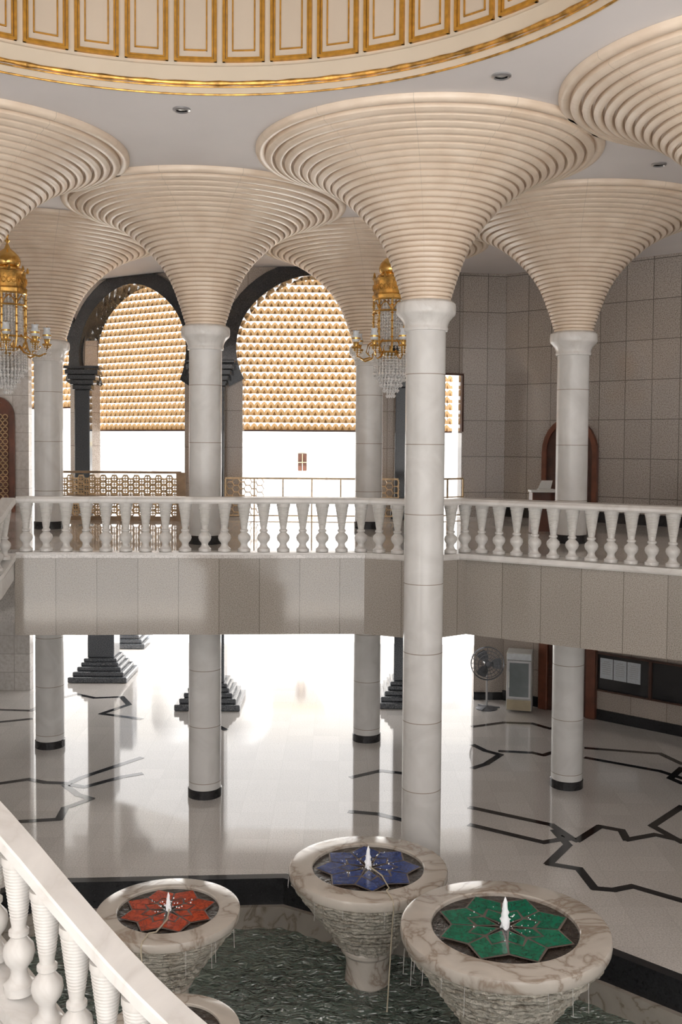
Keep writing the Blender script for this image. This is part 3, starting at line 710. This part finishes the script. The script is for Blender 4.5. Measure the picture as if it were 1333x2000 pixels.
for a in range(3):
    t=2*pi*a/3; m1=MB(); P=[]
    for r,wd in ((.05,.04),(.2,.13),(.33,.16),(.37,.1)):
        for s_ in (-1,1):
            tt=t+s_*wd/max(r,.1)*.9; P.append((r*cos(tt),-.08+s_*.025,ZFN+r*sin(tt)))
    m1.add(P,[(0,1,3,2),(2,3,5,4),(4,5,7,6)]); m1.obj('fan_blade',M['dmetal'],e)
m1=MB(); m1.tube([(0,-.12,ZFN),(0,.16,ZFN)],.08,16); m1.obj('motor',M['dmetal'],e,True)
# fridge
p=hz(1020,1393,0); e=empty('display_fridge',(p.x,p.y+.35,0),radians(-14)); tag(e,'white glass-door display fridge against the granite wall','fridge')
w,dp,hh=.64,.6,1.5
m1=MB(); m1.box((0,0,hh/2+.03),(w,dp,hh-.03)); m1.obj('cabinet',M['wmetal'],e,bevel=.02)
m1=MB(); m1.box((0,-dp/2-.02,.72+.12),(w-.04,.04,.98)); m1.obj('door_frame',M['metal'],e,bevel=.01)
m1=MB(); m1.box((0,-dp/2-.045,.84),(w-.16,.012,.86)); m1.obj('door_glass',M['bglass'],e)
m1=MB(); m1.box((-w/2+.07,-dp/2-.065,.84),(.03,.04,.4)); m1.obj('door_handle',M['wmetal'],e)
m1=MB(); m1.box((0,-dp/2-.02,1.42),(w-.04,.04,.15)); m1.obj('header_panel',M['shade'],e)
m1=MB(); m1.box((0,-dp/2-.01,.19),(w-.04,.03,.26))
for k in range(5): m1.box((0,-dp/2-.03,.1+k*.045),(w-.12,.012,.015))
m1.obj('vent_grille',M['tan'],e)
# ------------------------------------------------------------------ floor inlay
lines=[[(925,1419),(985,1411),(1040,1413),(1075,1423),(1092,1420)],[(925,1455),(948,1466),(978,1474),(950,1492),(925,1500)],[(978,1467),(1040,1470),(1062,1475),(1085,1468)],
[(1146,1461),(1290,1472),(1333,1492)],[(1146,1480),(1290,1506),(1333,1520)],[(1333,1500),(1310,1520),(1333,1530)],
[(920,1577),(1078,1611),(1118,1638),(1092,1640),(1062,1645),(920,1611)],
[(1084,1622),(1110,1650),(1072,1687),(1132,1697),(1162,1735),(1200,1738),(1236,1731),(1333,1759)],
[(1105,1632),(1128,1642),(1172,1614),(1215,1622),(1225,1640),(1280,1630),(1333,1642)],[(1333,1575),(1275,1613),(1333,1645)],
[(0,1530),(55,1522),(88,1528),(135,1530),(158,1519),(275,1480)],[(140,1533),(165,1537),(240,1517),(275,1511)],
[(128,1534),(152,1552),(178,1560),(127,1578),(115,1600),(30,1605)],
[(0,1386),(60,1388),(112,1364),(150,1356),(185,1363),(238,1361),(252,1376),(198,1394),(275,1404)],[(0,1410),(60,1404)],
[(688,1518),(745,1505),(800,1512)],[(685,1585),(740,1590),(800,1605)],[(420,1415),(440,1425)]]
mb=MB()
for ln in lines:
    pts=[hz(a,b,.003) for a,b in ln]; W=.075
    for k,(a,b) in enumerate(zip(pts,pts[1:])):
        t=(b-a).normalized(); n_=Vector((-t.y,t.x,0)); a2=a-t*W*.6; b2=b+t*W*.6
        z=Vector((0,0,.0004*(k%3)))
        mb.add([a2+n_*W+z,a2-n_*W+z,b2-n_*W+z,b2+n_*W+z],[(0,1,2,3)])
tag(mb.obj('trim_9',M['black']),'black stone geometric inlay lines in the granite floor',kind='structure')
# ------------------------------------------------------------------ fountains
def basin(px,ytop,a,zr,glassc,label,hose=None,rot=.2,jf=1.0):
    far=hz(px,ytop,zr); ang=a/F
    R=.5
    for _ in range(30):
        d=far.y-R; R=ang*sqrt(d*d+(H-zr)**2*.12)
    cx=far.x*(far.y-R)/far.y; cyy=far.y-R
    hgt=zr-ZW+.1
    e=empty('fountain_basin',(cx,cyy,zr-hgt)); tag(e,label,'fountain','stone fountain basins in the pool')
    rim=[(.70*R,hgt-.08*R),(.70*R,hgt-.012*R),(.712*R,hgt),(.965*R,hgt-.003*R),(.992*R,hgt-.014*R),(1.0*R,hgt-.035*R),(1.0*R,hgt-.10*R),(.988*R,hgt-.13*R),(.95*R,hgt-.145*R),(.88*R,hgt-.145*R)]
    m1=MB(); m1.lathe(rim,72,caps=False); m1.obj('rim',M['rim'],e,True,ang=40)
    body=[]; z0=-.13*R; z1=-1.0*R; nl=14; NS=120
    def rad(t): return (.965-.645*t**.97)*R
    for k in range(nl):
        for q,bb in ((0,-.055),(.10,-.01),(.28,.018),(.6,.032),(.84,.028),(.95,-.02)):
            t=(k+q)/nl; body.append((rad(t)+bb*R,hgt+z0+(z1-z0)*t))
    body.append((.32*R,hgt+z1))
    lay=[[random.uniform(-1,1) for _ in range(NS)] for _ in range(nl+1)]
    lay=[[ (l_[i]+l_[i-1]*.7) /1.5 for i in range(NS)] for l_ in lay]
    fine=[[random.uniform(-1,1) for _ in range(NS)] for _ in body]
    phs=[random.uniform(0,6) for _ in range(nl+1)]
    def fn(r,z,a,k):
        i=int(round(a/(2*pi)*NS))%NS; L=k//6
        return r+.020*R*lay[L][i]+.008*R*fine[k][i], z+.006*R*sin(2*a+phs[L])+.005*R*sin(5*a+phs[L]*2)
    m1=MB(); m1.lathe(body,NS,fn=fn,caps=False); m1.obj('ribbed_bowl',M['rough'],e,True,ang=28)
    m1=MB(); m1.lathe([(.31*R,hgt+z1+.06),(.345*R,hgt+z1-.01),(.34*R,hgt+z1-.05*R),(.29*R,hgt+z1-.10*R),(.27*R,.35),(.28*R,.15),(.30*R,.0)],40); m1.obj('stem',M['rim'],e,True)
    m1=MB(); m1.lathe([(.71*R,hgt-.045*R),(.3*R,hgt-.035*R),(.001,hgt-.03*R)],64,caps=False); m1.obj('water_bed',M['bdark'],e,True)
    if glassc:
        zt=hgt-.024*R
        ld=MB(); 
        for k in range(8):
            t=2*pi*k/8+rot; P=[]
            for (r,da) in ((.05,0),(.26,-.3927),(.52,-.3927),(.675,0),(.52,.3927),(.26,.3927)):
                P.append((r*R*cos(t+da),r*R*sin(t+da),zt))
            ld.add(P,[tuple(range(6))])
        ld.obj('leading',M['lead'],e)
        for k in range(8):
            t=2*pi*k/8+rot
            for seg in (((.09,0),(.26,-.335),(.365,0),(.26,.335)),((.39,0),(.295,-.35),(.50,-.372),(.655,0),(.50,.372),(.295,.35))):
                m1=MB(); P=[(r*R*cos(t+da),r*R*sin(t+da),zt+.006) for r,da in seg]
                T=tessellate_polygon([[Vector(p) for p in P]]); m1.add(P,[tuple(q) for q in T])
                o=m1.obj('glass_petal',glassc,e)
        jet=[(.05,0),(.045,.06),(.05,.1),(.035,.15),(.04,.2),(.028,.25),(.026,.3),(.012,.34),(.002,.37)]
        m1=MB(); m1.lathe([(r*jf,hgt-.03*R+z*.95*jf) for r,z in jet],14,fn=lambda r,z,a,k:(r*(1+.28*sin(a*3+k*2.1)),z+.015*sin(2*a+k))); m1.obj('water_jet',M['foam'],e,True,ang=80)
        m1=MB()
        for k in range(34):
            a_=random.uniform(0,2*pi); r=random.uniform(.05,.34)*R; s_=random.uniform(.005,.011); z=hgt+random.uniform(.0,.10)
            m1.lathe([(.001,-s_),(s_,0),(.001,s_)],5,(r*cos(a_),r*sin(a_),z))
        o=m1.obj('splash_drops',M['foam'],e); o['kind']='stuff'
    if hose is not None:
        t=hose
        pts=[(.02*R,-.05*R,hgt+.01),(.3*R*cos(t+.3),.3*R*sin(t+.3),hgt-.01),(.65*R*cos(t+.1),.65*R*sin(t+.1),hgt-.01),(.74*R*cos(t),.74*R*sin(t),hgt+.012),(.97*R*cos(t),.97*R*sin(t),hgt+.01),(1.01*R*cos(t),1.01*R*sin(t),hgt-.04*R),(1.01*R*cos(t),1.01*R*sin(t),hgt-.13*R),(.98*R*cos(t),.98*R*sin(t),hgt-.25*R),(.90*R*cos(t),.90*R*sin(t),hgt*.5),(.80*R*cos(t),.80*R*sin(t),.12)]
        m1=MB(); m1.tube(pts,.010,6); m1.obj('hose',M['hose'],e,True)
    m1=MB()
    for k in range(9):
        a_=random.uniform(pi,2*pi); r=1.0*R; l_=random.uniform(.10,.35)
        m1.tube([(r*cos(a_),r*sin(a_),hgt-.12*R),(r*1.01*cos(a_),r*1.01*sin(a_),hgt-.12*R-l_)],.0022,4)
    o=m1.obj('water_drips',M['crys'],e); o['kind']='stuff'
    return e
def glassp(name,c): 
    return veined(name,c,tuple(x*.35 for x in c),9,.06,.08,bump=.12,bscale=9)
gb=glassp('blue_glass',(.03,.07,.30)); gg=glassp('green_glass',(.0,.21,.11)); gr=glassp('red_glass',(.58,.07,.018))
basin(720,1630,156,.87,gb,'round veined-marble fountain basin with blue glass star',hose=-1.3,rot=.05,jf=.88)
basin(329,1713,141,.87,gr,'round veined-marble fountain basin with red glass star',hose=-1.75,rot=.39,jf=.65)
basin(988,1717,205,1.05,gg,'round veined-marble fountain basin with green glass star',rot=.3,jf=1.05)
basin(338,1938,132,.6,None,'low veined-marble fountain basin beside the stair balustrade')
# ------------------------------------------------------------------ chandeliers
def chandelier(loc,label):
    zt=ZC; e=empty('chandelier',(loc[0],loc[1],zt)); tag(e,label,'chandelier','brass and crystal chandeliers')
    Z=lambda h: h+H-zt
    m1=MB(); m1.tube([(0,0,0),(0,0,Z(3.75))],.018,8)
    for k in range(9): m1.lathe([(.001,-.03),(.035,0),(.001,.03)],8,(0,0,-.1-k*.07))
    m1.lathe([(.12,0),(.1,-.04),(.03,-.07)],16); m1.obj('chain',M['brass'],e,True)
    m1=MB(); m1.lathe([(.005,Z(3.86)),(.03,Z(3.80)),(.012,Z(3.75)),(.05,Z(3.71)),(.015,Z(3.66)),(.035,Z(3.62)),(.06,Z(3.56)),(.14,Z(3.50)),(.215,Z(3.42)),(.245,Z(3.33)),(.235,Z(3.26)),(.20,Z(3.22)),(.27,Z(3.19)),(.27,Z(3.16))],32); m1.obj('onion_dome',M['brass'],e,True)
    m1=MB(); m1.lathe([(.30,Z(3.16)),(.36,Z(3.12)),(.34,Z(3.08)),(.34,Z(2.84)),(.37,Z(2.80)),(.36,Z(2.74)),(.30,Z(2.72))],8)
    for k in range(8):
        t=2*pi*(k+.5)/8
        m1.lathe([(.002,.09),(.02,.05),(.03,0),(.015,-.02)],8,(.36*cos(t),.36*sin(t),Z(3.14)))
        for s_ in (-.09,0,.09):
            c=(.335*cos(t)-s_*sin(t),.335*sin(t)+s_*cos(t))
            m1.tube([(c[0]-.035*cos(q)*sin(t),c[1]+.035*cos(q)*cos(t),Z(2.95)+.05*sin(q)) for q in [j*pi/4 for j in range(8)]],.009,5,True)
    m1.obj('frieze',M['goldo'],e)
    for k in range(8):
        t=2*pi*k/8; m1=MB(); m1.tube([(.34*cos(t),.34*sin(t),Z(2.74)),(.34*cos(t),.34*sin(t),Z(1.9)),(.30*cos(t),.30*sin(t),Z(1.72))],.019,6)
        for zz in (2.6,2.45,2.3,2.15,2.0): m1.lathe([(.001,-.03),(.036,0),(.001,.03)],8,(.34*cos(t),.34*sin(t),Z(zz)))
        t2=t+pi/8; c2=(.335*cos(t2),.335*sin(t2))
        m1.tube([(.34*cos(t),.34*sin(t),Z(2.50)),(.335*cos(t+.2),.335*sin(t+.2),Z(2.62)),(c2[0]*.97,c2[1]*.97,Z(2.68)),(.335*cos(t+.58),.335*sin(t+.58),Z(2.62)),(.34*cos(t+pi/4),.34*sin(t+pi/4),Z(2.50))],.012,5)
        m1.obj('post',M['brass'],e,True)
    for r,z in ((.34,2.72),(.345,2.50),(.34,1.92),(.3,1.72)):
        m1=MB(); m1.tube([(r*cos(2*pi*i/32),r*sin(2*pi*i/32),Z(z)) for i in range(32)],.020,6,True); m1.obj('hoop',M['brass'],e,True)
    m1=MB(); m1.lathe([(.30,Z(1.72)),(.26,Z(1.70)),(.1,Z(1.66)),(.04,Z(1.6))],24); m1.obj('bottom_plate',M['brass'],e,True)
    def bead(mb,x,y,z,s): mb.add([(x+s,y,z),(x,y+s,z),(x-s,y,z),(x,y-s,z),(x,y,z+s*1.3),(x,y,z-s*1.3)],[(0,1,4),(1,2,4),(2,3,4),(3,0,4),(1,0,5),(2,1,5),(3,2,5),(0,3,5)])
    m1=MB()
    for k in range(26):
        t=2*pi*k/26; z=2.70
        while z>1.8: 
            q=(2.7-z)/.9; r=.31-.08*sin(pi*min(1,q)); bead(m1,r*cos(t),r*sin(t),Z(z),.027); z-=.060
    for k in range(12):
        t=2*pi*k/12; z=2.6
        while z>1.85: bead(m1,.12*cos(t),.12*sin(t),Z(z),.028); z-=.07
    for tier in range(5):
        R0=.33-.065*tier; n=30-5*tier
        for k in range(n):
            t=2*pi*k/n; z=1.68-.05*tier
            while z>1.34-.10*tier: bead(m1,R0*cos(t),R0*sin(t),Z(z),.021); z-=.052
            bead(m1,R0*cos(t),R0*sin(t),Z(z-.01),.034)
    o=m1.obj('crystal_strands',M['crys'],e); o['kind']='stuff'
    for k in range(8):
        t=2*pi*(k+.35)/8; c,s_=cos(t),sin(t)
        a=empty('arm',(0,0,0)); a.parent=e
        P=[(.30,1.75),(.42,1.62),(.56,1.58),(.68,1.64),(.70,1.74)]
        m1=MB(); m1.tube([(r*c,r*s_,Z(z)) for r,z in P],.019,6)
        m1.tube([(r*c,r*s_,Z(z)) for r,z in [(.34,1.95),(.46,1.86),(.5,1.72),(.44,1.66)]],.013,6); m1.obj('bracket',M['brass'],a,True)
        m1=MB(); m1.lathe([(.012,1.72),(.05,1.75),(.09,1.80),(.085,1.82),(.04,1.82),(.05,1.88),(.06,1.90),(.03,1.92)],14,(.70*c,.70*s_,H-zt)); m1.obj('cup',M['brass'],a,True)
        m1=MB(); m1.lathe([(.035,1.90),(.07,1.93),(.08,1.99),(.06,2.05),(.055,2.09),(.07,2.12)],16,(.70*c,.70*s_,H-zt),caps=False); m1.obj('lamp_shade',M['shade'],a,True)
        m1=MB(); m1.lathe([(.001,1.92),(.02,1.95),(.082,1.96),(.084,1.99),(.02,2.0),(.015,2.10),(.002,2.16)],12,(.70*c,.70*s_,H-zt)); m1.obj('shade_band',M['brass'],a,True)
        m1=MB()
        for j in range(8):
            q=2*pi*j/8
            for zz in (1.77,1.73,1.69,1.65,1.60): bead(m1,.70*c+.07*cos(q),.70*s_+.07*sin(q),Z(zz),.014)
        o=m1.obj('crystal_drops',M['crys'],a); o['kind']='stuff'
chp=hy(765,600,19.2); chandelier((chp.x,19.2),'brass lantern chandelier with crystal strands hanging between funnel vaults')
chp=hy(15,600,18.7); chandelier((chp.x,18.7),'brass lantern chandelier with crystal strands hanging near the stairs')
# ------------------------------------------------------------------ exterior
e=empty('building',(0,50,0)); tag(e,'white sunlit building across the courtyard','building')
m1=MB(); m1.box((0,1,4.2),(60,2,8.4)); m1.obj('facade',M['extw'],e)
p=hy(591,903,49.9); m1=MB(); m1.box((p.x,-.03,p.z),(.42,.1,.85)); m1.obj('window',M['woodd'],e)
m1=MB(); m1.box((p.x,-.07,p.z),(.03,.08,.85)); m1.box((p.x,-.07,p.z),(.42,.08,.03)); m1.obj('window_frame',M['tan'],e)
m1=MB(); m1.box((p.x-.2,-.2,p.z+.85),(2.8,.4,.2)); m1.obj('canopy',M['tan'],e)
for px in (250,330,665,888):
    pp=hy(px,930,49.9); m1=MB(); m1.prismy([(pp.x+a,b) for a,b in archpoly(1.3,6.6)],-.06,-.01); m1.obj('arched_recess',M['exta'],e)  # flat panel on the facade; its darker colour stands in for recess shade
for px,py,r in ((485,925,1.1),(345,925,1.1)):
    p=hy(px,py,44); m1=MB(); m1.lathe([(r*cos(t),r*1.15*sin(t)) for t in [k*pi/16 for k in range(8)]]+[(.01,r*1.15)],24)
    e=empty('small_dome',(p.x,44,0)); tag(e,'small grey dome outside the arches','dome','small grey domes')
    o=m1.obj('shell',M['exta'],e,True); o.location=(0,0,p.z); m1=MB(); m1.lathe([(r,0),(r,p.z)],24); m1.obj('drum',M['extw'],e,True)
# ------------------------------------------------------------------ light
sun=bpy.data.lights.new('sun','SUN'); sun.energy=30; sun.angle=.02; sun.color=(1,.98,.95)
so=bpy.data.objects.new('sun',sun); COL.objects.link(so)
so.rotation_euler=Vector((-.8,.55,-1.6)).to_track_quat('-Z','Y').to_euler()
w=bpy.data.worlds.new('world'); S.world=w; w.use_nodes=True; n=w.node_tree.nodes; l=w.node_tree.links
bg=n['Background']; tc=n.new('ShaderNodeTexCoord'); sp=n.new('ShaderNodeSeparateXYZ'); l.new(tc.outputs['Generated'],sp.inputs[0])
mr=n.new('ShaderNodeMapRange'); mr.inputs['From Min'].default_value=-.1; mr.inputs['From Max'].default_value=.5; mr.inputs['To Min'].default_value=1.5; mr.inputs['To Max'].default_value=2.7
l.new(sp.outputs['Y'],mr.inputs['Value'])
m2=n.new('ShaderNodeMapRange'); m2.inputs['From Min'].default_value=-.5; m2.inputs['From Max'].default_value=.05; m2.inputs['To Min'].default_value=4.8; m2.inputs['To Max'].default_value=0
l.new(sp.outputs['Z'],m2.inputs['Value']); ad=n.new('ShaderNodeMath'); ad.operation='ADD'; l.new(mr.outputs['Result'],ad.inputs[0]); l.new(m2.outputs['Result'],ad.inputs[1])
l.new(ad.outputs[0],bg.inputs['Strength'])
bg.inputs['Color'].default_value=(1,.975,.955,1)
S.view_settings.view_transform='Standard'; S.view_settings.look='None'; S.view_settings.exposure=0
